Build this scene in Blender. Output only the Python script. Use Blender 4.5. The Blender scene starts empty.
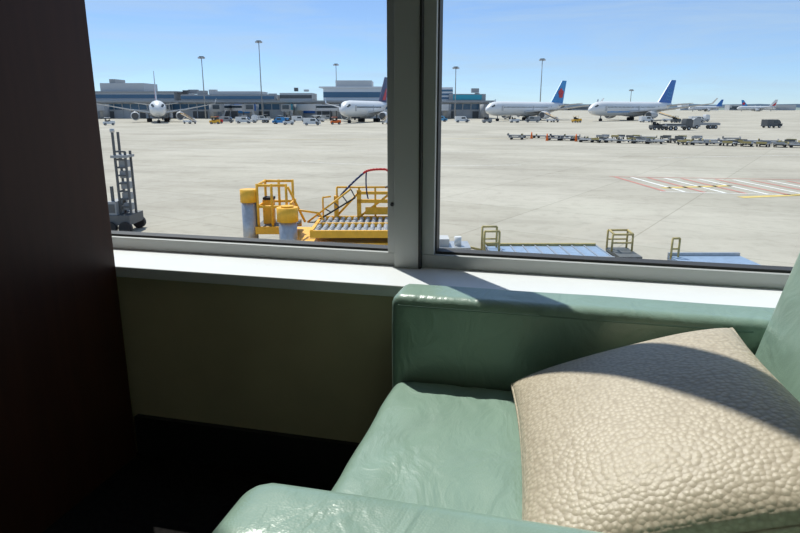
import bpy, bmesh, math, random
from mathutils import Vector, Matrix, noise
random.seed(4)
YAW=math.radians(14.0); GZ=-3.85
scene=bpy.context.scene
scene.view_settings.view_transform='Standard'
try: scene.view_settings.look='None'
except Exception: pass

# ---------------------------------------------------------------- materials
def mat(name,col,rough=.6,metal=0.0,var=0.0,vscale=3.0,bump=0.0,bscale=40.0,spec=.5,coat=0.0):
    m=bpy.data.materials.new(name); m.use_nodes=True
    nt=m.node_tree; b=nt.nodes['Principled BSDF']
    b.inputs['Base Color'].default_value=(*col,1); b.inputs['Roughness'].default_value=rough
    b.inputs['Metallic'].default_value=metal
    b.inputs['Specular IOR Level'].default_value=spec
    if coat: b.inputs['Coat Weight'].default_value=coat; b.inputs['Coat Roughness'].default_value=.15
    tc=nt.nodes.new('ShaderNodeTexCoord')
    if var>0:
        n=nt.nodes.new('ShaderNodeTexNoise'); n.inputs['Scale'].default_value=vscale; n.inputs['Detail'].default_value=5
        r=nt.nodes.new('ShaderNodeValToRGB'); r.color_ramp.elements[0].position=.3; r.color_ramp.elements[1].position=.7
        r.color_ramp.elements[0].color=(*[c*(1-var) for c in col],1); r.color_ramp.elements[1].color=(*[min(1,c*(1+var)) for c in col],1)
        nt.links.new(tc.outputs['Object'],n.inputs['Vector']); nt.links.new(n.outputs['Fac'],r.inputs['Fac']); nt.links.new(r.outputs['Color'],b.inputs['Base Color'])
    if bump>0:
        n2=nt.nodes.new('ShaderNodeTexNoise'); n2.inputs['Scale'].default_value=bscale; n2.inputs['Detail'].default_value=4
        bp=nt.nodes.new('ShaderNodeBump'); bp.inputs['Strength'].default_value=bump; bp.inputs['Distance'].default_value=.01
        nt.links.new(tc.outputs['Object'],n2.inputs['Vector']); nt.links.new(n2.outputs['Fac'],bp.inputs['Height']); nt.links.new(bp.outputs['Normal'],b.inputs['Normal'])
    return m
M={}
M['white']=mat('painted_white',(.72,.73,.74),.4,var=.03)
M['bodyw']=mat('airplane_white',(.74,.75,.76),.35)
M['grey']=mat('mid_grey',(.33,.34,.35),.6,var=.08)
M['lgrey']=mat('light_grey',(.50,.51,.52),.6,var=.06)
M['dgrey']=mat('dark_grey',(.10,.105,.11),.6,var=.1)
M['black']=mat('rubber_black',(.02,.02,.022),.8)
M['glassd']=mat('dark_glazing',(.04,.06,.08),.15)
M['glassb']=mat('blue_glazing',(.05,.14,.24),.2)
M['navy']=mat('navy_paint',(.015,.03,.12),.4)
M['blue']=mat('tail_blue',(.015,.14,.48),.4)
M['blue2']=mat('tail_cyan_blue',(.03,.26,.60),.4)
M['bluel']=mat('light_blue_paint',(.12,.40,.65),.4)
M['red']=mat('red_paint',(.62,.02,.02),.45)
M['yellow']=mat('safety_yellow',(.85,.45,.03),.5,var=.1,vscale=6)
M['tan']=mat('weathered_yellow',(.45,.36,.14),.6,var=.15,vscale=8)
M['steel']=mat('galvanised_steel',(.42,.44,.47),.4,.6,var=.1,vscale=9)
M['deck']=mat('deck_aluminium',(.28,.38,.52),.5,.3,var=.1,vscale=5)
M['orange']=mat('cone_orange',(.85,.16,.02),.6)
M['teal']=mat('billboard_teal',(.03,.35,.45),.5)
M['linew']=mat('line_white',(.74,.73,.69),.8,var=.12,vscale=2)
M['liner']=mat('line_red',(.52,.22,.18),.8,var=.15,vscale=2)
M['liney']=mat('line_yellow',(.66,.50,.16),.8,var=.15,vscale=2)
M['hill']=mat('distant_hill_hazed',(.30,.38,.44),.9,var=.08,vscale=.002)  # distance haze is painted into the hill's pale blue-grey base colour
M['tree']=mat('tree_line',(.22,.27,.24),.9,var=.2,vscale=.02)
M['feet']=mat('dark_wood_feet',(.03,.015,.01),.35)

# ---------------------------------------------------------------- builder
class B:
    def __init__(s): s.bm=bmesh.new(); s.mats=[]
    def mi(s,k):
        if k not in s.mats: s.mats.append(k)
        return s.mats.index(k)
    def face(s,pts,k):
        f=s.bm.faces.new([s.bm.verts.new(p) for p in pts]); f.material_index=s.mi(k); return f
    def box(s,c,d,k,rz=0,ry=0,rx=0):
        i=s.mi(k); M4=Matrix.Translation(c)@Matrix.Rotation(rz,4,'Z')@Matrix.Rotation(ry,4,'Y')@Matrix.Rotation(rx,4,'X')@Matrix.Diagonal((*d,1))
        r=bmesh.ops.create_cube(s.bm,size=1,matrix=M4)
        for f in {f for v in r['verts'] for f in v.link_faces}: f.material_index=i
    def b2(s,x0,x1,y0,y1,z0,z1,k): s.box(((x0+x1)/2,(y0+y1)/2,(z0+z1)/2),(x1-x0,y1-y0,z1-z0),k)
    def cyl(s,a,b,r,k,seg=12,r2=None,smooth=True):
        i=s.mi(k); a=Vector(a); b=Vector(b); d=b-a
        q=d.to_track_quat('Z','Y').to_matrix().to_4x4()
        M4=Matrix.Translation((a+b)/2)@q
        rr=bmesh.ops.create_cone(s.bm,cap_ends=True,segments=seg,radius1=r,radius2=r if r2 is None else r2,depth=d.length,matrix=M4)
        for f in {f for v in rr['verts'] for f in v.link_faces}:
            f.material_index=i
            if len(f.verts)==4 and seg>6: f.smooth=smooth
    def path(s,pts,r,k,seg=8):
        for a,b in zip(pts[:-1],pts[1:]): s.cyl(a,b,r,k,seg)
    def hexa(s,p,k):  # 8 pts: bottom 4, top 4
        v=[s.bm.verts.new(q) for q in p]; i=s.mi(k)
        for idx in ((3,2,1,0),(4,5,6,7),(0,1,5,4),(1,2,6,5),(2,3,7,6),(3,0,4,7)):
            s.bm.faces.new([v[j] for j in idx]).material_index=i
    def loft(s,rings,k,cap=True):
        i=s.mi(k); V=[[s.bm.verts.new(p) for p in r] for r in rings]; n=len(V[0])
        for a,b in zip(V[:-1],V[1:]):
            for j in range(n):
                f=s.bm.faces.new((a[j],a[(j+1)%n],b[(j+1)%n],b[j])); f.material_index=i; f.smooth=True
        if cap:
            s.bm.faces.new(V[0][::-1]).material_index=i; s.bm.faces.new(V[-1]).material_index=i
    def done(s,name,loc=(0,0,0),rz=0,parent=None,bevel=0,rot=None):
        bmesh.ops.recalc_face_normals(s.bm,faces=s.bm.faces)
        me=bpy.data.meshes.new(name); s.bm.to_mesh(me); s.bm.free()
        for k in s.mats: me.materials.append(M[k] if isinstance(k,str) else k)
        o=bpy.data.objects.new(name,me); scene.collection.objects.link(o)
        o.location=loc; o.rotation_euler=rot if rot else (0,0,rz)
        if parent: o.parent=parent
        if bevel:
            m=o.modifiers.new('bevel','BEVEL'); m.width=bevel; m.segments=3; m.limit_method='ANGLE'
        return o
def apron(r,d,z=GZ):   # apron survey frame: r metres along terminal, d metres out
    return (-math.sin(YAW)*d+math.cos(YAW)*r, math.cos(YAW)*d+math.sin(YAW)*r, z)

# ---------------------------------------------------------------- special materials
def concrete():
    m=bpy.data.materials.new('apron_concrete'); m.use_nodes=True; nt=m.node_tree; b=nt.nodes['Principled BSDF']; b.inputs['Roughness'].default_value=.9; b.inputs['Specular IOR Level'].default_value=.2
    tc=nt.nodes.new('ShaderNodeTexCoord'); L=nt.links.new
    mp=nt.nodes.new('ShaderNodeMapping'); mp.inputs['Rotation'].default_value=(0,0,.35); L(tc.outputs['Object'],mp.inputs['Vector'])
    br=nt.nodes.new('ShaderNodeTexBrick'); br.offset=0; br.inputs['Scale'].default_value=1; br.inputs['Brick Width'].default_value=6; br.inputs['Row Height'].default_value=6
    br.inputs['Mortar Size'].default_value=.04; br.inputs['Mortar Smooth'].default_value=.5
    br.inputs['Color1'].default_value=(.445,.415,.345,1); br.inputs['Color2'].default_value=(.48,.45,.38,1); br.inputs['Mortar'].default_value=(.35,.33,.27,1)
    L(mp.outputs['Vector'],br.inputs['Vector'])
    cur=br.outputs['Color']
    # weathering at three scales: broad patches, tyre/fuel stains stretched along the stand, fine mottling
    mps=nt.nodes.new('ShaderNodeMapping'); mps.inputs['Scale'].default_value=(.25,1,1); mps.inputs['Rotation'].default_value=(0,0,.2); L(tc.outputs['Object'],mps.inputs['Vector'])
    for src,sc,p0,p1,dk in ((tc.outputs['Object'],.05,.35,.6,.80),(mps.outputs['Vector'],.35,.30,.52,.84),(tc.outputs['Object'],1.3,.25,.5,.84)):
        n=nt.nodes.new('ShaderNodeTexNoise'); n.inputs['Scale'].default_value=sc; n.inputs['Detail'].default_value=8; n.inputs['Roughness'].default_value=.65; L(src,n.inputs['Vector'])
        r=nt.nodes.new('ShaderNodeValToRGB'); r.color_ramp.elements[0].position=p0; r.color_ramp.elements[0].color=(dk,dk*.99,dk*.98,1); r.color_ramp.elements[1].position=p1; r.color_ramp.elements[1].color=(1.02,1.02,1.02,1); L(n.outputs['Fac'],r.inputs['Fac'])
        mx=nt.nodes.new('ShaderNodeMix'); mx.data_type='RGBA'; mx.blend_type='MULTIPLY'; mx.inputs['Factor'].default_value=1
        L(cur,mx.inputs['A']); L(r.outputs['Color'],mx.inputs['B']); cur=mx.outputs['Result']
    L(cur,b.inputs['Base Color'])
    return m
M['concrete']=concrete()

def leather(name,col,crease=1.0):
    m=bpy.data.materials.new(name); m.use_nodes=True; nt=m.node_tree; b=nt.nodes['Principled BSDF']; L=nt.links.new
    b.inputs['Roughness'].default_value=.33; b.inputs['Specular IOR Level'].default_value=.6
    tc=nt.nodes.new('ShaderNodeTexCoord')
    n=nt.nodes.new('ShaderNodeTexNoise'); n.inputs['Scale'].default_value=7; n.inputs['Detail'].default_value=6; L(tc.outputs['Object'],n.inputs['Vector'])
    r=nt.nodes.new('ShaderNodeValToRGB'); r.color_ramp.elements[0].position=.3; r.color_ramp.elements[1].position=.7
    r.color_ramp.elements[0].color=(*[c*.92 for c in col],1); r.color_ramp.elements[1].color=(*[c*1.05 for c in col],1); L(n.outputs['Fac'],r.inputs['Fac']); L(r.outputs['Color'],b.inputs['Base Color'])
    v=nt.nodes.new('ShaderNodeTexVoronoi'); v.inputs['Scale'].default_value=300; L(tc.outputs['Object'],v.inputs['Vector'])
    mp=nt.nodes.new('ShaderNodeMapping'); mp.inputs['Scale'].default_value=(1.6,.8,1); mp.inputs['Rotation'].default_value=(0,0,.5); L(tc.outputs['Object'],mp.inputs['Vector'])
    w=nt.nodes.new('ShaderNodeTexNoise'); w.inputs['Scale'].default_value=8; w.inputs['Detail'].default_value=3; w.inputs['Distortion'].default_value=1.2; L(mp.outputs['Vector'],w.inputs['Vector'])
    b1=nt.nodes.new('ShaderNodeBump'); b1.inputs['Strength'].default_value=.12; b1.inputs['Distance'].default_value=.002; L(v.outputs['Distance'],b1.inputs['Height'])
    b2=nt.nodes.new('ShaderNodeBump'); b2.inputs['Strength'].default_value=.3*crease; b2.inputs['Distance'].default_value=.022; L(w.outputs['Fac'],b2.inputs['Height']); L(b1.outputs['Normal'],b2.inputs['Normal'])
    L(b2.outputs['Normal'],b.inputs['Normal']); return m
M['leather']=leather('mint_leather',(.235,.345,.275))
M['seam']=mat('leather_seam',(.15,.24,.19),.5)

def pebbled():
    m=bpy.data.materials.new('pebbled_cream_leather'); m.use_nodes=True; nt=m.node_tree; b=nt.nodes['Principled BSDF']; L=nt.links.new
    b.inputs['Roughness'].default_value=.5
    tc=nt.nodes.new('ShaderNodeTexCoord')
    v=nt.nodes.new('ShaderNodeTexVoronoi'); v.feature='SMOOTH_F1'; v.inputs['Scale'].default_value=112; v.inputs['Smoothness'].default_value=.25; v.inputs['Randomness'].default_value=.8; L(tc.outputs['Object'],v.inputs['Vector'])
    r=nt.nodes.new('ShaderNodeValToRGB'); r.color_ramp.elements[0].position=.2; r.color_ramp.elements[0].color=(.54,.47,.355,1); r.color_ramp.elements[1].position=.75; r.color_ramp.elements[1].color=(.42,.355,.26,1)
    L(v.outputs['Distance'],r.inputs['Fac']); L(r.outputs['Color'],b.inputs['Base Color'])
    bp=nt.nodes.new('ShaderNodeBump'); bp.invert=True; bp.inputs['Strength'].default_value=.55; bp.inputs['Distance'].default_value=.0035; L(v.outputs['Distance'],bp.inputs['Height']); L(bp.outputs['Normal'],b.inputs['Normal'])
    return m
M['pillow']=pebbled()

def wood():
    m=bpy.data.materials.new('mahogany_panel'); m.use_nodes=True; nt=m.node_tree; b=nt.nodes['Principled BSDF']; L=nt.links.new
    b.inputs['Roughness'].default_value=.5; b.inputs['Specular IOR Level'].default_value=.25
    tc=nt.nodes.new('ShaderNodeTexCoord'); mp=nt.nodes.new('ShaderNodeMapping'); mp.inputs['Scale'].default_value=(14,14,.9); L(tc.outputs['Object'],mp.inputs['Vector'])
    n=nt.nodes.new('ShaderNodeTexNoise'); n.inputs['Scale'].default_value=2; n.inputs['Detail'].default_value=8; n.inputs['Distortion'].default_value=.6; L(mp.outputs['Vector'],n.inputs['Vector'])
    r=nt.nodes.new('ShaderNodeValToRGB'); r.color_ramp.elements[0].position=.25; r.color_ramp.elements[0].color=(.038,.013,.007,1); r.color_ramp.elements[1].position=.75; r.color_ramp.elements[1].color=(.055,.019,.010,1)
    L(n.outputs['Fac'],r.inputs['Fac']); L(r.outputs['Color'],b.inputs['Base Color']); return m
M['wood']=wood()
M['wall']=mat('olive_wall_paint',(.54,.47,.30),.8,var=.08,vscale=5)
M['wall2']=mat('room_wall_paint',(.52,.49,.43),.8,var=.04)
M['ceil']=mat('ceiling_paint',(.75,.73,.69),.9,var=.02)
M['base']=mat('baseboard_black',(.02,.02,.022),.5)
M['carpet']=mat('charcoal_carpet',(.014,.013,.013),1,var=.3,vscale=60,bump=.5,bscale=300,spec=.05)
M['sill']=mat('sill_white_laminate',(.80,.82,.82),.35,var=.02)
M['alu']=mat('window_aluminium',(.50,.52,.51),.4,.1,var=.03)
M['gasket']=mat('window_gasket',(.03,.03,.03),.6)
def glass():
    m=bpy.data.materials.new('window_glass'); m.use_nodes=True; nt=m.node_tree; nt.nodes.clear(); L=nt.links.new
    o=nt.nodes.new('ShaderNodeOutputMaterial'); t=nt.nodes.new('ShaderNodeBsdfTransparent'); t.inputs['Color'].default_value=(.94,.97,.96,1)
    g=nt.nodes.new('ShaderNodeBsdfGlossy'); g.inputs['Roughness'].default_value=.01
    mx=nt.nodes.new('ShaderNodeMixShader'); mx.inputs['Fac'].default_value=.04
    L(t.outputs[0],mx.inputs[1]); L(g.outputs[0],mx.inputs[2]); L(mx.outputs[0],o.inputs[0]); return m
M['glass']=glass()

# ---------------------------------------------------------------- room
def slab(name,x0,x1,y0,y1,z0,z1,k,bevel=0):
    b=B(); b.b2(x0,x1,y0,y1,z0,z1,k); return b.done(name,bevel=bevel)
WT=4.1
slab('floor',-4,4,-5,1.66,-.2,0,'carpet')
slab('ceiling',-4,4,-5,2.0,WT+.12,WT+.3,'ceil')
slab('wall_window',-4,4,1.665,2.0,-.2,.63,'wall')
slab('wall_facade',-4,4,1.70,2.0,GZ,-.2,'lgrey')
slab('wall_header',-4,4,1.80,2.0,WT,WT+.12,'wall2')
slab('wall_back',-4,4,-5.2,-5,-.2,WT+.3,'wall2')
slab('wall_left',-4.2,-4,-5.2,2.0,-.2,WT+.3,'wall2')
slab('wall_right',4,4.2,-5.2,2.0,-.2,WT+.3,'wall2')
slab('baseboard_window',-1.33,4,1.645,1.665,0,.145,'base')
slab('trim_sill',-2.2,4,1.645,1.90,.63,.665,'sill',.004)
b=B(); b.b2(-1.70,-1.332,-.6,1.643,0,WT+.12,'wood')
b.done('wall_partition',bevel=.006)

def window(name,x0,x1,jl,jr):
    e=bpy.data.objects.new(name,None); scene.collection.objects.link(e)
    b=B(); z0,z1=.665,WT
    b.b2(x0,x1,1.865,1.955,z0,z0+.042,'alu'); b.b2(x0,x1,1.865,1.955,z1-.05,z1,'alu')
    b.b2(x0,x0+jl,1.865,1.955,z0+.042,z1-.05,'alu'); b.b2(x1-jr,x1,1.865,1.955,z0+.042,z1-.05,'alu')
    b.b2(x0+jl,x1-jr,1.885,1.935,z0+.042,z0+.050,'gasket'); 
    b.b2(x0+jl,x0+jl+.005,1.885,1.935,z0+.05,z1-.05,'gasket'); b.b2(x1-jr-.005,x1-jr,1.885,1.935,z0+.05,z1-.05,'gasket')
    b.done('frame',parent=e,bevel=.002)
    g=B(); g.face([(x0+jl,1.91,z0+.04),(x1-jr,1.91,z0+.04),(x1-jr,1.91,z1-.04),(x0+jl,1.91,z1-.04)],'glass'); g.done('pane',parent=e)
    return e
window('window_1',-2.10,-.478,.05,.027)
window('window_2',-.395,1.9,.038,.05)
window('window_3',1.96,3.9,.05,.05)
b=B(); b.b2(-.478,-.395,1.845,1.96,.665,WT,'alu'); b.b2(-.402,-.394,1.842,1.87,.665,WT,'gasket')
b.cyl((-.49,1.868,.86),(-.49,1.861,.86),.006,'gasket')
b.cyl((-.49,1.868,1.9),(-.49,1.861,1.9),.006,'gasket')
b.done('trim_mullion',bevel=.002)
slab('trim_post',1.9,1.96,1.845,1.96,.665,WT,'alu',.002)
slab('trim_jamb',-4,-2.10,1.845,2.0,.63,WT,'wall2')
slab('trim_end',3.9,4,1.845,2.0,.63,WT,'wall2')

# ---------------------------------------------------------------- armchair
def rbox(name,c,d,r,k,parent,rot=(0,0,0),crown=0,wr=0,n=28,seed=0,fold=0):
    bm=bmesh.new(); bmesh.ops.create_cube(bm,size=2)
    bmesh.ops.subdivide_edges(bm,edges=bm.edges[:],cuts=n,use_grid_fill=True)
    h=Vector(d)/2
    for v in bm.verts:
        u=v.co.copy()
        u=Vector([math.copysign(1-(1-abs(q))**1.6,q) for q in u])
        p=Vector((u.x*h.x,u.y*h.y,u.z*h.z))
        q=Vector([max(-(h[i]-r),min(h[i]-r,p[i])) for i in range(3)])
        dd=p-q
        if dd.length>1e-6: p=q+dd.normalized()*r
        cx=max(0,1-u.x*u.x); cy=max(0,1-u.y*u.y)
        if crown and u.z>0: p.z+=crown*u.z*(cx**.7)*(cy**.7)
        if fold and u.z>0:
            t=noise.noise(Vector((p.x*16+3*noise.noise(Vector((p.x*3,p.y*3,2))),p.y*4.5,seed)))
            p.z+=fold*u.z*(1-abs(t)*3)*.5*(cx**.3)
        if wr:
            nn=noise.noise(Vector((p.x*4+seed,p.y*7,p.z*5)))+.3*noise.noise(Vector((p.x*11,p.y*18+seed,p.z*12)))
            p+=p.normalized()*wr*nn
        v.co=p
    for f in bm.faces: f.smooth=True
    me=bpy.data.meshes.new(name); bm.to_mesh(me); bm.free(); me.materials.append(M[k])
    o=bpy.data.objects.new(name,me); scene.collection.objects.link(o); o.location=c; o.rotation_euler=rot; o.parent=parent; return o
ch=bpy.data.objects.new('armchair',None); scene.collection.objects.link(ch)
rbox('arm_window_side',(.140,1.558,.383),(1.075,.145,.605),.028,'leather',ch,wr=.002,seed=1)
rbox('arm_near_side',(.160,.590,.386),(1.07,.17,.61),.05,'leather',ch,wr=.002,seed=5)
rbox('seat_cushion',(.085,1.072,.378),(.945,.835,.17),.04,'leather',ch,crown=.016,wr=.004,n=64,seed=9,fold=.006)
rbox('seat_base',(.15,1.07,.19),(1.0,.82,.22),.03,'leather',ch)
rbox('back_cushion',(.548,1.072,.69),(.17,.83,.52),.06,'leather',ch,rot=(0,math.radians(13),0),crown=.01,wr=.003,seed=3)
rbox('back_shell',(.65,1.072,.47),(.13,1.10,.80),.04,'leather',ch,rot=(0,math.radians(10),0),wr=.002)
b=B()
for x in (-.33,.6):
    for y in (.58,1.55): b.cyl((x,y,0),(x,y,.1),.022,'feet',r2=.03)
b.done('feet',parent=ch)
b=B()
b.path([(-.375,1.4865,.66),(.45,1.4865,.66)],.0022,'seam'); b.path([(-.375,1.629,.66),(.60,1.629,.66)],.0022,'seam')
b.path([(-.31,.6745,.64),(.45,.6745,.64)],.0022,'seam')
b.done('seams',parent=ch)

# ---------------------------------------------------------------- throw pillow
def pillow():
    bm=bmesh.new(); N=72; SX=.250; SY=.322; T=.085
    grid={}
    for s in (1,-1):
        for i in range(N+1):
            for j in range(N+1):
                if s==-1 and (i in(0,N) or j in(0,N)): grid[s,i,j]=grid[1,i,j]; continue
                u=-1+2*i/N; w=-1+2*j/N
                u=math.sin(u*math.pi/2)*.55+u*.45; w=math.sin(w*math.pi/2)*.55+w*.45
                x=SX*u*(1-.06*(1-w*w)*abs(u)**2); y=SY*w*(1-.06*(1-u*u)*abs(w)**2)
                hh=((1-u*u)*(1-w*w)); z=s*T*(max(hh,0)**.40)
                z+=.005*noise.noise(Vector((x*6,y*6,s)))*(hh**.3 if hh>0 else 0)
                grid[s,i,j]=bm.verts.new((x,y,z))
        for i in range(N):
            for j in range(N):
                q=[grid[s,i,j],grid[s,i+1,j],grid[s,i+1,j+1],grid[s,i,j+1]]
                if s==-1: q.reverse()
                bm.faces.new(q).smooth=True
    per=[grid[1,i,0] for i in range(N+1)]+[grid[1,N,j] for j in range(1,N+1)]+[grid[1,i,N] for i in range(N-1,-1,-1)]+[grid[1,0,j] for j in range(N-1,0,-1)]
    C=[v.co.copy() for v in per]; n=len(C); rings=[]
    for i in range(n):
        t=(C[(i+1)%n]-C[i-1]).normalized(); up=Vector((0,0,1)); sd=t.cross(up)
        rings.append([bm.verts.new(C[i]+.004*(math.cos(a)*sd+math.sin(a)*up)) for a in [k*math.pi/3 for k in range(6)]])
    for i in range(n):
        a=rings[i]; c=rings[(i+1)%n]
        for k in range(6): bm.faces.new((a[k],a[(k+1)%6],c[(k+1)%6],c[k])).smooth=True
    me=bpy.data.meshes.new('throw_pillow'); bm.to_mesh(me); bm.free(); me.materials.append(M['pillow'])
    o=bpy.data.objects.new('throw_pillow',me); scene.collection.objects.link(o); return o
pl=pillow(); pl.location=(.190,1.105,.588); pl.rotation_euler=(math.radians(1),math.radians(-19.5),math.radians(5))

# ---------------------------------------------------------------- ground & horizon
b=B(); b.face([(-6000,2.0,GZ),(6000,2.0,GZ),(6000,9000,GZ),(-6000,9000,GZ)],'concrete'); b.done('ground_apron')
def stripe(b,p,q,w,k):
    p=Vector((*p,0)); q=Vector((*q,0)); d=(q-p).normalized(); s=Vector((-d.y,d.x,0))*w/2
    b.face([tuple(v) for v in (p-s,q-s,q+s,p+s)],k)
b=B()
for i in range(17):
    x=4.2+i*1.15
    stripe(b,(x,49.5),(x+2.3,41.5),.26,'linew' if i%2 else 'liner')
stripe(b,(3.8,49.6),(24,51.2),.2,'liner'); stripe(b,(6.2,41.3),(24,41.6),.2,'linew')
stripe(b,(6.6,43.2),(11.2,45.6),.6,'liney'); stripe(b,(10.3,39.6),(16.5,43.0),.6,'liney')
b.done('ground_hatch_marking',apron(0,0,GZ+.012),0)
b=B()
P=[(-24+i*1.6,52+.10*(i-9)**2*.6+ i*.4) for i in range(14)]
for a,c in zip(P[:-1],P[1:]): stripe(b,a,c,.18,'linew')
stripe(b,(-60,120),(90,130),.35,'linew'); stripe(b,(-60,90),(-2,112),.25,'liney'); stripe(b,(10,70),(70,100),.2,'linew'); stripe(b,(-50,70),(-8,74),.2,'linew')
b.done('ground_taxi_line',(0,0,GZ+.011))

def ridge(name,d,h0,h1,k,r0,r1,n,seed):
    b=B(); pts=[]
    for i in range(n+1):
        r=r0+(r1-r0)*i/n; pts.append((r,max(.5,h0+(h1-h0)*(.5+.5*noise.fractal(Vector((r*6.0/abs(r1-r0)*4,seed,0)),1,2,4)))))
    for (a,ha),(c,hc) in zip(pts[:-1],pts[1:]):
        b.hexa([(a,0,0),(c,0,0),(c,60,0),(a,60,0),(a,20,ha),(c,20,hc),(c,40,hc),(a,40,ha)],k)
    b.done(name,apron(0,d),YAW)
ridge('distant_hills',5200,18,48,'hill',-4500,4500,90,3)
ridge('tree_line',1500,3,8,'tree',-1200,1300,160,8)
b=B(); random.seed(21)
for i in range(60):
    x=random.uniform(-100,1000); h=random.choice([5,6,8,11,14]); w=random.uniform(8,45)
    b.b2(x,x+w,0,20,0,h,random.choice(['lgrey','grey','white','grey'])); 
    if random.random()<.4: b.b2(x,x+w,-.3,0,h*.4,h*.75,'glassd')
b.done('airfield_buildings',apron(0,1350),YAW)

# ---------------------------------------------------------------- airplanes
def airplane(nose,tail,finmat,deco=None,belly='lgrey',span=.86,nosecap=None,scale_fin=1.0):
    nv=Vector(apron(*nose)); tv=Vector(apron(*tail)); L=(nv-tv).length; rz=math.atan2(nv.y-tv.y,nv.x-tv.x)
    b=B(); zc=4.7; R=2.75
    st=[(0,.3,1.9),(.03,.75,1.6),(.08,1.4,1.15),(.16,2.1,.6),(.26,2.6,.15),(.34,R,0),(.6,R,0),(.86,R,0),(.915,2.6,-.05),(.95,2.15,-.2),(.975,1.55,-.42),(.992,.8,-.6),(1,.15,-.68)]
    rings=[]
    for fx,r,dz in st: rings.append([(fx*L,r*math.cos(a),zc+dz+r*math.sin(a)) for a in [k*math.pi/10 for k in range(20)]])
    b.loft(rings,'bodyw')
    fr=[]
    for fx,r in ((.36,.5),(.40,2.2),(.5,2.9),(.6,2.2),(.64,.5)): fr.append([(fx*L,r*1.05*math.cos(a),zc-1.6+r*.62*math.sin(a)) for a in [k*math.pi/8 for k in range(16)]])
    b.loft(fr,belly)
    hs=L*span/2
    for s in (1,-1):
        def wing(rx0,rx1,ry,rz_,tx0,tx1,ty,tz,t0,t1,k):
            b.hexa([(rx0,s*ry,rz_-t0),(rx1,s*ry,rz_-t0*.3),(tx1,s*ty,tz),(tx0,s*ty,tz-t1),(rx0,s*ry,rz_+t0*.2),(rx1,s*ry,rz_+t0),(tx1,s*ty,tz+t1*1.4),(tx0,s*ty,tz+t1)],k)
        wing(.40*L,.62*L,2,zc-1.5,.37*L,.47*L,hs*.42,zc-.4,.5,.25,'lgrey')
        wing(.37*L,.47*L,hs*.42,zc-.4,.27*L,.30*L,hs,zc+1.9,.3,.1,'lgrey')
        wing(.27*L,.30*L,hs,zc+1.9,.245*L,.262*L,hs+.9,zc+4.0,.1,.08,'bodyw')
        wing(.03*L,.12*L,.8,zc+1.2,0,.035*L,.165*L,zc+2.2,.25,.08,'lgrey')
        ey=hs*.36; ex=.52*L
        er=[]
        for x,r in ((-3.2,.8),(-1.6,1.25),(.5,1.55),(2.2,1.5),(2.6,1.35)): er.append([(ex+x,s*ey+r*math.cos(a),zc-2.55+r*math.sin(a)) for a in [k*math.pi/8 for k in range(16)]])
        b.loft(er,nosecap or 'bodyw')
        b.cyl((ex+2.55,s*ey,zc-2.55),(ex+2.63,s*ey,zc-2.55),1.22,'dgrey',16)
        b.box((ex-1.2,s*ey,zc-1.0),(4.2,.35,1.0),'lgrey')
        for dx in (-.8,.8): b.cyl((.44*L+dx,s*3.0-.9,.65),(.44*L+dx,s*3.0+.9,.65),.65,'black',14)
        b.box((.44*L,s*3.0,1.6),(.5,.4,2.2),'grey')
        for i in range(44):
            fx=.20+.66*i/43; rr=R+.015
            b.box((fx*L,s*(rr if fx>.34 else rr-(.34-fx)*4.2),zc+.55),(.32,.06,.42),'glassd')
        for fx in (.245,.5,.88): b.box((fx*L,s*(R-.35 if fx<.3 else R-.02),zc+.15),(1.0,.12,1.9),'lgrey')
        b.box((.957*L,s*1.2,zc+.95),(1.5,1.1,.55),'glassd',rz=-s*.55,ry=.5)
    b.cyl((.87*L,-.5,.5),(.87*L,.5,.5),.5,'black',12); b.box((.87*L,0,1.3),(.3,.3,2.2),'grey')
    z0=zc+2.2; z1=zc+2.6+9.4*scale_fin
    b.hexa([(.015*L,-.3,z0-.4),(.19*L,-.3,z0+.3),(.19*L,.3,z0+.3),(.015*L,.3,z0-.4),(-.03*L,-.12,z1),(.035*L,-.12,z1),(.035*L,.12,z1),(-.03*L,.12,z1)],finmat)
    for s in (1,-1):
        if deco=='flower':
            for k in range(5):
                a=k*math.tau/5+.3; b.cyl((.05*L+1.25*math.cos(a),s*.15,z0+4.3+1.25*math.sin(a)),(.05*L+1.25*math.cos(a),s*.40,z0+4.3+1.25*math.sin(a)),.95,'red',10)
        if deco=='globe':
            for k in range(4): b.box((.05*L,s*.22,z0+1.5+k*1.5),(4.6-k*.6,.18,.16),'bluel',ry=-.15)
            for k in range(3): b.box((.03*L+k*1.5,s*.22,z0+3.6),(.15,.18,5.2),'bluel',ry=-.4)
        if deco=='wedge':
            b.hexa([(.03*L,s*.2,z0+1.0),(.12*L,s*.2,z0+1.0),(.12*L,s*.33,z0+1.0),(.03*L,s*.33,z0+1.0),(0,s*.13,z0+5.4),(.02*L,s*.13,z0+5.4),(.02*L,s*.25,z0+5.4),(0,s*.25,z0+5.4)],'red')
    if deco=='globe':
        for s in (1,-1): b.box((.56*L,s*(R-.35),zc-1.25),(.60*L,.5,.35),'blue2')
    return b.done('airplane',tuple(tv),rz)
airplane((-79.4,212),(-97,258),'bodyw','wedge',scale_fin=1.25)
airplane((-19,213),(-5.5,258),'navy','wedge',nosecap='bodyw')
airplane((33,247),(73,290),'blue2','flower')
airplane((72,246),(119,284),'blue','globe',nosecap='lgrey')
airplane((415,930),(470,945),'blue','globe')
airplane((500,960),(552,950),'bodyw','wedge')
airplane((575,990),(528,1000),'blue2','flower')

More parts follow.
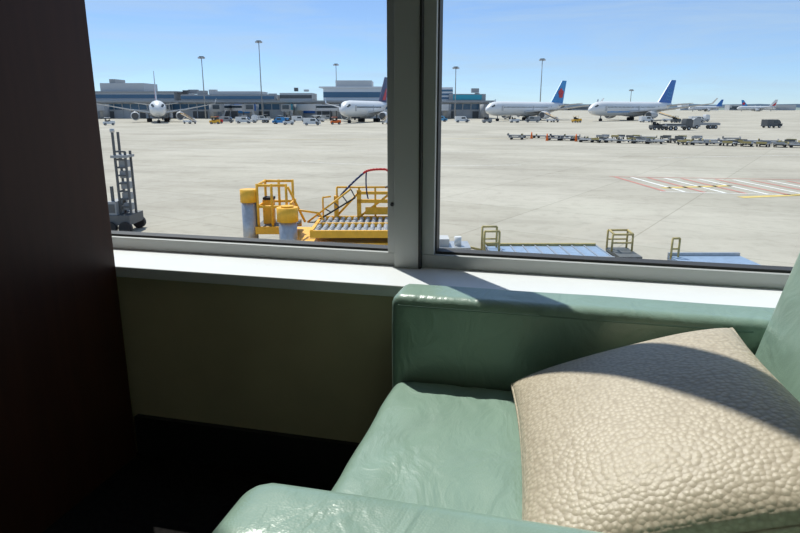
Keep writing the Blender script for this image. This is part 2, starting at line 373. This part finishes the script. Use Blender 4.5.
# ---------------------------------------------------------------- terminal
def terminal():
    b=B()  # local: x along, y away; origin d=300
    b.b2(-170,43,12,50,0,7.5,'lgrey'); b.b2(-172,45,8,52,7.5,8.4,'grey')
    b.b2(-170,43,11.8,12,4.2,6.8,'glassb')
    for i in range(54): b.b2(-170+i*4,-169.6+i*4,11.6,11.9,0,7.5,'lgrey')
    for i in range(14): b.b2(-160+i*15,-153+i*15,11.7,12,0,3.4,'dgrey')
    b.b2(-165,-112,22,48,8.4,12.4,'lgrey'); b.b2(-165,-112,21.8,22,9.6,11.4,'glassb'); b.b2(-167,-110,21,49,12.4,13,'grey')
    b.b2(-150,-128,26,44,13,17,'lgrey'); b.b2(-146,-143,28,40,17,19,'grey')
    b.b2(-108,-62,20,48,8.4,11.4,'grey'); b.b2(-108,-62,19.8,20,9.2,10.6,'glassb'); b.b2(-95,-70,24,44,11.4,13,'lgrey')
    b.b2(-60,-44,24,44,8.4,12.2,'lgrey'); b.b2(-60,-44,23.8,24,9.6,11.2,'dgrey')
    b.b2(-38,-6,22,46,8.4,14.6,'white'); b.b2(-38,-6,21.8,22,10,12.6,'glassb'); b.b2(-40,-4,21,47,14.6,15.2,'white')
    b.b2(-32,-14,24,44,15.2,18.2,'lgrey')
    b.b2(2,26,20,46,8.4,14.8,'white'); b.b2(8,20,22,46,14.8,17.8,'lgrey')
    for k in range(3): b.b2(2,26,19.8,20,9.2+k*1.8,10.1+k*1.8,'glassb')
    b.b2(24,42,18,46,8.4,11.6,'grey'); b.b2(26,40,17.7,18,8.8,11.2,'teal')
    for x,k in ((-120,'blue'),(-78,'blue2'),(-48,'blue'),(-20,'teal'),(12,'blue2')): b.b2(x,x+7,11.3,11.6,2.5,6.0,k)
    for i in range(34):
        x=random.uniform(-165,40); b.box((x,random.uniform(24,40),random.uniform(9,14)),(random.uniform(1.5,5),3,random.uniform(1,2.4)),random.choice(['grey','lgrey','dgrey','white']))
    return b.done('terminal_building',apron(0,300),YAW)
random.seed(4); terminal()
def jetbridge(r,d,ln,ang,k='lgrey'):
    b=B()
    b.cyl((0,0,0),(0,0,6.6),2.2,'grey',14)
    b.box((0,-ln*.25,5.2),(3.0,ln*.5,2.9),k); b.box((0,-ln*.72,5.1),(2.5,ln*.5,2.5),'lgrey')
    b.box((0,-ln,5.0),(4.0,3.4,3.0),'grey'); b.box((0,-ln-1.8,5.3),(2.8,.4,1.6),'glassd')
    for sx in (-1.28,1.28): b.box((sx,-ln*.72,5.4),(.1,ln*.45,.9),'glassd')
    for sx in (-1.3,1.3): b.cyl((sx,-ln*.8,.5),(sx,-ln*.8,4),.22,'dgrey'); b.cyl((sx-.25,-ln*.8,.55),(sx+.25,-ln*.8,.55),.55,'black')
    b.box((2.2,-ln+.4,2.5),(1.1,3.8,.25),'grey',rx=.9)
    b.done('jet_bridge',apron(r,d),YAW+ang)
jetbridge(-112,308,42,.35,'grey'); jetbridge(-69,306,36,-.2,'blue'); jetbridge(-30,306,40,.3,'lgrey'); jetbridge(-140,306,30,-.3,'lgrey')
jetbridge(-52,306,26,.1,'teal'); jetbridge(22,306,34,-.35,'white'); jetbridge(40,306,22,.5,'grey'); jetbridge(-88,306,50,.55,'lgrey'); jetbridge(-48,306,60,.45,'lgrey')

def mast(r,d,h):
    b=B(); b.cyl((0,0,0),(0,0,h),.30,'grey',10,r2=.16)
    b.cyl((0,0,h),(0,0,h+.3),1.1,'dgrey',10)
    for k in range(6):
        a=k*math.tau/6; b.box((1.2*math.cos(a),1.2*math.sin(a),h-.35),(.7,.7,.6),'lgrey',rz=a)
    b.done('light_mast',apron(r,d),YAW)
for r,d,h in ((-89.2,296,27.1),(-63.3,297,33.9),(-34.6,355,27.8),(25.2,296,22.7),(69.2,320,27.9),(149.3,420,16.2)): mast(r,d,h)

# ---------------------------------------------------------------- ground vehicles
def wheels(b,xs,y,r,w=.25):
    for x in xs:
        for s in (1,-1): b.cyl((x,s*y-w/2,r),(x,s*y+w/2,r),r,'black',14); b.cyl((x,s*y-w/2-.01,r),(x,s*y+w/2+.01,r),r*.5,'lgrey',10)
def van(r,d,rz,c='bodyw'):
    b=B(); b.hexa([(-2.5,-.95,.4),(2.5,-.95,.4),(2.5,.95,.4),(-2.5,.95,.4),(-2.5,-.95,2.1),(1.0,-.95,2.1),(1.0,.95,2.1),(-2.5,.95,2.1)],c)
    b.box((1.8,0,.75),(1.5,1.9,.7),c); b.box((1.62,0,1.45),(.9,1.7,.6),'glassd',ry=.75)
    for s in (1,-1): b.box((.3,s*.95,1.55),(1.4,.05,.55),'glassd')
    wheels(b,(-1.6,1.7),.85,.38); b.done('service_van',apron(r,d),YAW+rz)
def tug(r,d,rz,c='white'):
    b=B(); b.box((0,0,.75),(3.2,1.6,.7),c); b.box((1.0,0,1.15),(1.1,1.5,.35),c); b.box((-.4,0,1.25),(.9,1.1,.35),'black'); b.box((-.75,0,1.6),(.2,1.1,.6),'black')
    for sx in (-1.0,.3):
        for s in (1,-1): b.cyl((sx,s*.65,1.1),(sx,s*.65,2.15),.04,'dgrey')
    b.box((-.35,0,2.2),(1.7,1.5,.1),c); b.cyl((.25,-.2,1.35),(.1,.2,1.5),.15,'black')
    wheels(b,(-1.05,1.05),.7,.36); b.done('baggage_tug',apron(r,d),YAW+rz)
def truck(r,d,rz,c='dgrey'):
    b=B(); b.box((2.2,0,1.35),(1.7,2.1,1.7),c); b.hexa([(1.4,-1,2.2),(3.0,-1,2.2),(3.0,1,2.2),(1.4,1,2.2),(1.5,-.95,2.6),(2.6,-.95,2.6),(2.6,.95,2.6),(1.5,.95,2.6)],c)
    b.box((3.03,0,1.8),(.06,1.8,.7),'glassd'); b.box((-.9,0,1.0),(4.6,2.1,.25),'grey')
    b.box((-.9,0,1.3),(4.4,.08,.4),'lgrey')
    for s in (1,-1): b.box((-.9,s*1.0,1.25),(4.6,.08,.4),c)
    wheels(b,(-2.2,-1.0,2.2),.95,.45); b.done('flatbed_truck',apron(r,d),YAW+rz)
def belt(r,d,rz,c='bodyw'):
    b=B(); b.box((0,0,.8),(5.5,1.8,.6),c); b.box((.5,.3,1.9),(8,.8,.25),'dgrey',ry=-.28); b.box((-1.2,-.6,1.4),(1.2,.6,.9),c)
    for s in (-.15,.75): b.path([(-3.2,s,1.2),(4.2,s,3.4)],.05,'yellow')
    wheels(b,(-1.8,1.8),.85,.4); b.done('belt_loader',apron(r,d),YAW+rz)
truck(64,148,.1,'dgrey'); truck(75,158,3.0,'grey'); tug(60,150,.2,'dgrey'); van(96,166,.3,'dgrey')
van(-26,190,.1); van(-38,205,3.0,'blue2'); tug(-34,196,.3); tug(-59,205,.1,'yellow'); belt(-68,208,2.4); belt(-4,205,1.2)
van(-52,214,0,'white'); tug(-86,190,.5,'white'); van(-98,200,.2,'bluel'); truck(-48,222,3.1,'white'); tug(-60,212,.2,'red')
van(22,228,.1); belt(55,232,2.0); tug(40,225,.1,'white'); van(88,230,.2); belt(100,238,2.4); tug(62,226,.4,'yellow'); truck(112,240,.1,'white')
van(15,240,.2,'bluel'); tug(-20,200,.2,'orange'); van(-60,222,.1,'grey'); tug(30,222,.2,'grey'); van(47,228,3.0,'grey'); van(105,228,.1,'white'); tug(96,224,.3,'dgrey')
random.seed(9)
for i in range(14):
    r=random.uniform(-60,-28); f=random.choice([van,tug,tug]); f(r,random.uniform(228,290),random.uniform(-.4,.4),random.choice(['white','lgrey','grey','lgrey','dgrey']))

def dolly(b,c,rz,k='lgrey',s=1.0):
    R=Matrix.Rotation(rz,3,'Z'); c=Vector(c)
    def P(x,y,z): return tuple(c+R@Vector((x*s,y*s,z*s)))
    b.box(P(0,0,.52),(3.0*s,1.6*s,.10*s),k,rz=rz); b.box(P(0,0,.42),(3.1*s,.2*s,.14*s),'dgrey',rz=rz)
    for y in (-.8,.8): b.box(P(0,y,.5),(3.1*s,.07*s,.16*s),'grey',rz=rz)
    for x in (-1.5,1.5):
        b.box(P(x,0,.70),(.07*s,1.6*s,.34*s),random.choice(['grey','tan','dgrey']),rz=rz)
    for x in (-1.05,1.05):
        for y in (-.7,.7): b.cyl(P(x,y-.09,.2),P(x,y+.09,.2),.2*s,'black',10)
    b.cyl(P(1.5,0,.35),P(2.3,0,.2),.04*s,'dgrey',6)
b=B(); random.seed(3)
for (a,e,n) in (((19,104),(64,82),26),((20,111),(54,99),16),((28,96),(60,78),20),((46,95),(72,83),12)):
    for i in range(n):
        t=i/(n-1); r=a[0]+(e[0]-a[0])*t; d=a[1]+(e[1]-a[1])*t
        if random.random()<.08: continue
        dolly(b,(r,d-90+random.uniform(-.3,.3),0),random.choice([-.42,-.42,.9])+random.uniform(-.12,.12),random.choice(['lgrey','grey','grey','dgrey','grey']),.8)
for (r,d) in ((22,107),(23,100),(27,98)): b.cyl((r,d-90,0),(r,d-90,1.1),.22,'orange',10,r2=.08)
b.done('baggage_dolly_row',apron(0,90),YAW)

# ---------------------------------------------------------------- cargo loader by the window
def loader():
    b=B()
    b.b2(-1.0,3.4,-1.6,1.2,.45,.85,'yellow'); 
    for x in (-.4,2.6):
        for y in (-1.6,1.25): b.cyl((x,y-.14,.42),(x,y+.14,.42),.42,'black',16); b.cyl((x,y-.15,.42),(x,y+.15,.42),.2,'steel',12)
    b.b2(-.1,3.5,-1.7,1.0,1.05,1.15,'grey')
    for yy in (-1.7,-.35,1.0): b.b2(-.1,3.5,yy-.05,yy+.05,1.05,1.28,'yellow')
    for i in range(16):
        for y0 in (-1.6,-.25):
            for k in range(5):
                b.cyl((.05+i*.22,y0+.06+k*.24,1.2),(.05+i*.22,y0+.2+k*.24,1.2),.075,'lgrey',8)
    b.b2(-.1,0,-1.7,1.0,1.15,1.3,'yellow')
    b.b2(.4,.55,.9,1.1,1.2,2.0,'yellow'); b.b2(1.2,3.4,.95,1.08,1.75,1.87,'yellow'); b.b2(1.2,1.35,.95,1.08,1.2,2.2,'yellow'); b.b2(2.4,2.52,.95,1.08,1.2,2.25,'yellow'); b.b2(3.3,3.42,.95,1.08,1.2,2.3,'yellow')
    b.b2(1.2,2.5,.95,1.08,2.05,2.15,'yellow'); b.b2(1.5,3.4,.9,1.05,1.35,1.6,'yellow')
    b.path([(.5,1.0,1.3),(1.25,1.0,2.1)],.04,'yellow'); b.path([(1.35,1.0,1.3),(2.4,1.0,2.1)],.04,'yellow'); b.path([(2.5,1.0,2.15),(3.3,1.0,1.4)],.04,'yellow')
    b.path([(2.5,1,2.2),(3.35,1,2.25)],.04,'yellow'); b.path([(2.95,1,1.8),(2.95,1,2.25)],.04,'yellow')
    b.b2(-2.05,-.75,-.6,.8,1.1,1.2,'dgrey'); b.b2(-2.05,-.75,-.66,-.6,.95,1.2,'yellow'); b.b2(-2.05,-.75,.8,.86,.95,1.2,'yellow')
    for x,y in ((-1.95,-.55),(-1.48,-.55),(-1.0,-.55),(-1.95,.75),(-1.0,.75),(-1.48,.75)): b.cyl((x,y,1.15),(x,y,2.6),.045,'yellow')
    for z in (1.85,2.55):
        b.path([(-1.0,-.55,z),(-1.95,-.55,z),(-1.95,.75,z),(-1.0,.75,z)],.045,'yellow')
    b.box((-1.72,.1,1.6),(.35,.35,.8),'yellow'); b.box((-1.7,.1,2.05),(.35,.4,.08),'black')
    b.box((-.85,-.2,1.75),(.06,1.0,.5),'yellow'); b.path([(-.95,-.5,2.5),(-.45,-.3,1.3)],.04,'yellow')
    b.path([(-.75,-.5,1.75),(.0,-.3,1.6),(.1,.2,1.3)],.035,'yellow')
    b.cyl((-2.25,-.5,0),(-2.25,-.5,2.05),.24,'steel',20); b.cyl((-2.25,-.5,2.0),(-2.25,-.5,2.42),.27,'yellow',20)
    b.b2(-2.12,-2.0,-.55,-.45,0,2.2,'dgrey')
    b.cyl((-.85,-1.3,0),(-.85,-1.3,1.55),.29,'steel',20); b.cyl((-.85,-1.3,1.5),(-.85,-1.3,1.95),.34,'yellow',20)
    b.cyl((-.85,-1.3,1.95),(-.85,-1.3,2.0),.2,'yellow',20)
    b.b2(-2.4,-.6,-1.4,-.4,.35,.65,'yellow')
    b.path([(-.45,.2,1.2),(1.0,.9,2.25)],.035,'yellow'); b.path([(-.2,.2,1.2),(1.15,.9,1.95)],.03,'black')
    for k in range(6):
        t=k/5; b.cyl((-.45+1.45*t,.2+.7*t,1.2+1.05*t),(-.2+1.35*t,.2+.7*t,1.2+.75*t),.022,'dgrey',6)
    # side guard rail along the far deck edge
    for x in (.5,1.28,1.85,2.46): b.path([(x,1.02,1.25),(x,1.02,2.3)],.035,'yellow')
    b.path([(.5,1.02,2.3),(2.46,1.02,2.3)],.035,'yellow')
    b.path([(.05,.6,1.2),(.05,.6,2.0),(.3,.8,2.0)],.03,'yellow')
    def arc(p0,p1,p2,k,r,n=8):
        pts=[]
        for i in range(n+1):
            t=i/n; pts.append(tuple((1-t)**2*Vector(p0)+2*t*(1-t)*Vector(p1)+t*t*Vector(p2)))
        b.path(pts,r,k)
    arc((.55,.95,1.9),(.85,.95,2.3),(1.45,.95,2.8),'navy',.035); arc((1.45,.95,2.8),(1.6,.95,2.95),(2.2,.95,2.93),'red',.04)
    arc((2.2,.95,2.93),(2.42,.95,2.93),(2.42,.95,2.2),'red',.04); arc((1.55,.95,2.85),(1.5,.95,2.3),(1.6,.95,1.9),'navy',.025)
    arc((2.2,.9,2.3),(2.5,.9,2.5),(2.8,.9,1.9),'dgrey',.03)
    return b.done('cargo_loader',apron(-2.72,21),YAW)
loader()
b=B()
for x in (0,.42):
    for y in (0,.5): b.b2(x-.04,x+.04,y-.04,y+.04,.5,3.3 if x else 4.05,'dgrey')
for k in range(9): b.b2(0,.42,-.03,.03,.7+k*.32,.76+k*.32,'dgrey'); b.b2(.0,.05,0,.5,.7+k*.32,.76+k*.32,'dgrey')
for k in range(5): b.b2(.08,.42,.1,.4,.9+k*.44,1.18+k*.44,'grey')
b.b2(-.45,.5,-.4,1.0,.35,.75,'dgrey'); b.b2(-.4,-.05,-.3,.9,.75,1.3,'grey'); b.b2(-.36,-.1,-.32,-.3,.85,1.2,'dgrey')
b.b2(-.1,.5,-.2,.7,3.05,3.15,'grey'); b.cyl((0,0,4.05),(0,0,4.2),.09,'lgrey'); b.b2(-.3,-.2,-.1,0,1.2,1.9,'dgrey')
for x in (-.3,.3):
    for y in (-.4,1.0): b.cyl((x,y-.12,.25),(x,y+.12,.25),.25,'black',14)
b.done('lift_truck',apron(-11.5,25.6),YAW)

def rail(b,x0,x1,y,z0,z1,k='tan',r=.035,mid=True):
    b.path([(x0,y,z0),(x0,y,z1),(x1,y,z1),(x1,y,z0)],r,k)
    if mid: b.path([(x0,y,(z0+z1)/2),(x1,y,(z0+z1)/2)],r*.8,k)
b=B()
b.b2(0,3.6,-1.2,.7,.5,.62,'deck')
for x in [i*.4 for i in range(10)]: b.b2(x-.02,x+.02,-1.2,.7,.62,.66,'steel')
for yy in (-1.2,.7): b.b2(0,3.6,yy-.05,yy+.05,.42,.70,'tan' if yy>0 else 'steel')
for x in (.7,3.0):
    for y in (-1.1,.6): b.cyl((x,y-.1,.25),(x,y+.1,.25),.25,'black',14)
rail(b,-.15,.32,.45,.5,1.3); rail(b,-.15,.32,-.1,.5,1.25)
b.b2(-.2,.4,-.5,.45,.4,.5,'dgrey')
b.done('container_dolly',apron(2.8,19.4),YAW)
b=B()
b.b2(0,.7,-.7,.7,.4,.5,'dgrey'); rail(b,0,.65,.6,.5,1.1,'tan'); rail(b,0,.65,.1,.5,1.05,'tan'); b.path([(.05,.1,1.05),(.05,.6,1.1)],.035,'tan'); b.path([(.65,.1,1.05),(.65,.6,1.1)],.035,'tan')
for x in (.15,.55):
    for y in (-.7,.7): b.cyl((x,y-.08,.2),(x,y+.08,.2),.2,'black',12)
b.done('baggage_cart',apron(6.85,19.7),YAW)
b=B()
b.b2(0,2.2,-1.0,.7,.45,.57,'deck')
for yy in (-1.0,.7): b.b2(0,2.2,yy-.05,yy+.05,.4,.66,'steel')
rail(b,0,.22,.5,.5,1.15,'tan')
for x in (.5,1.8):
    for y in (-.9,.6): b.cyl((x,y-.1,.22),(x,y+.1,.22),.22,'black',12)
b.done('container_dolly',apron(8.3,18.2),YAW)
b=B()
b.b2(0,1.1,-.6,.5,.35,.5,'steel'); b.b2(.0,.4,-.4,.3,.5,.75,'lgrey'); b.cyl((.7,-.2,.5),(.7,-.2,.8),.12,'white'); b.cyl((1.1,0,.4),(1.5,0,.3),.04,'tan')
for x in (.25,.85):
    for y in (-.6,.5): b.cyl((x,y-.08,.2),(x,y+.08,.2),.2,'black',12)
b.done('ground_power_cart',apron(1.25,20.9),YAW)

# ---------------------------------------------------------------- light
w=bpy.data.worlds.new('World'); scene.world=w; w.use_nodes=True; nt=w.node_tree; bg=nt.nodes['Background']; L=nt.links.new
sky=nt.nodes.new('ShaderNodeTexSky'); sky.sky_type='NISHITA'; sky.sun_disc=False; sky.sun_elevation=math.radians(57); sky.sun_rotation=math.radians(-42)
sky.air_density=.7; sky.dust_density=.05; sky.ozone_density=4.0; sky.altitude=0
tint=nt.nodes.new('ShaderNodeMix'); tint.data_type='RGBA'; tint.blend_type='MULTIPLY'; tint.inputs['Factor'].default_value=1; tint.inputs['B'].default_value=(.86,1.0,1.20,1)
L(sky.outputs['Color'],tint.inputs['A'])
tc=nt.nodes.new('ShaderNodeTexCoord')
mp=nt.nodes.new('ShaderNodeMapping'); mp.inputs['Scale'].default_value=(1.2,1.2,10); mp.inputs['Rotation'].default_value=(.16,.14,0); L(tc.outputs['Generated'],mp.inputs['Vector'])
n=nt.nodes.new('ShaderNodeTexNoise'); n.inputs['Scale'].default_value=2.2; n.inputs['Detail'].default_value=8; n.inputs['Roughness'].default_value=.6; n.inputs['Distortion'].default_value=.6; L(mp.outputs['Vector'],n.inputs['Vector'])
r=nt.nodes.new('ShaderNodeValToRGB'); r.color_ramp.elements[0].position=.43; r.color_ramp.elements[0].color=(.25,.25,.25,1); r.color_ramp.elements[1].position=.72; r.color_ramp.elements[1].color=(.75,.75,.75,1); L(n.outputs['Fac'],r.inputs['Fac'])
mx=nt.nodes.new('ShaderNodeMix'); mx.data_type='RGBA'; L(r.outputs['Color'],mx.inputs['Factor']); L(tint.outputs['Result'],mx.inputs['A']); mx.inputs['B'].default_value=(4.6,5.9,7.4,1)
L(mx.outputs['Result'],bg.inputs['Color']); bg.inputs['Strength'].default_value=.12
EL=math.radians(57); sd=Vector((-.669*math.cos(EL),.743*math.cos(EL),math.sin(EL)))
ld=bpy.data.lights.new('sun','SUN'); ld.energy=4.9; ld.angle=math.radians(.6); ld.color=(1,.96,.89)
lo=bpy.data.objects.new('sun',ld); scene.collection.objects.link(lo); lo.location=(-10,10,20); lo.rotation_euler=(-sd).to_track_quat('-Z','Y').to_euler()

# ---------------------------------------------------------------- camera
cd=bpy.data.cameras.new('camera'); cd.sensor_width=36; cd.lens=627/800*36; cd.clip_start=.05; cd.clip_end=20000
co=bpy.data.objects.new('camera',cd); scene.collection.objects.link(co); co.location=(0,0,1.15); co.rotation_euler=(math.radians(90-14.2),0,YAW); scene.camera=co
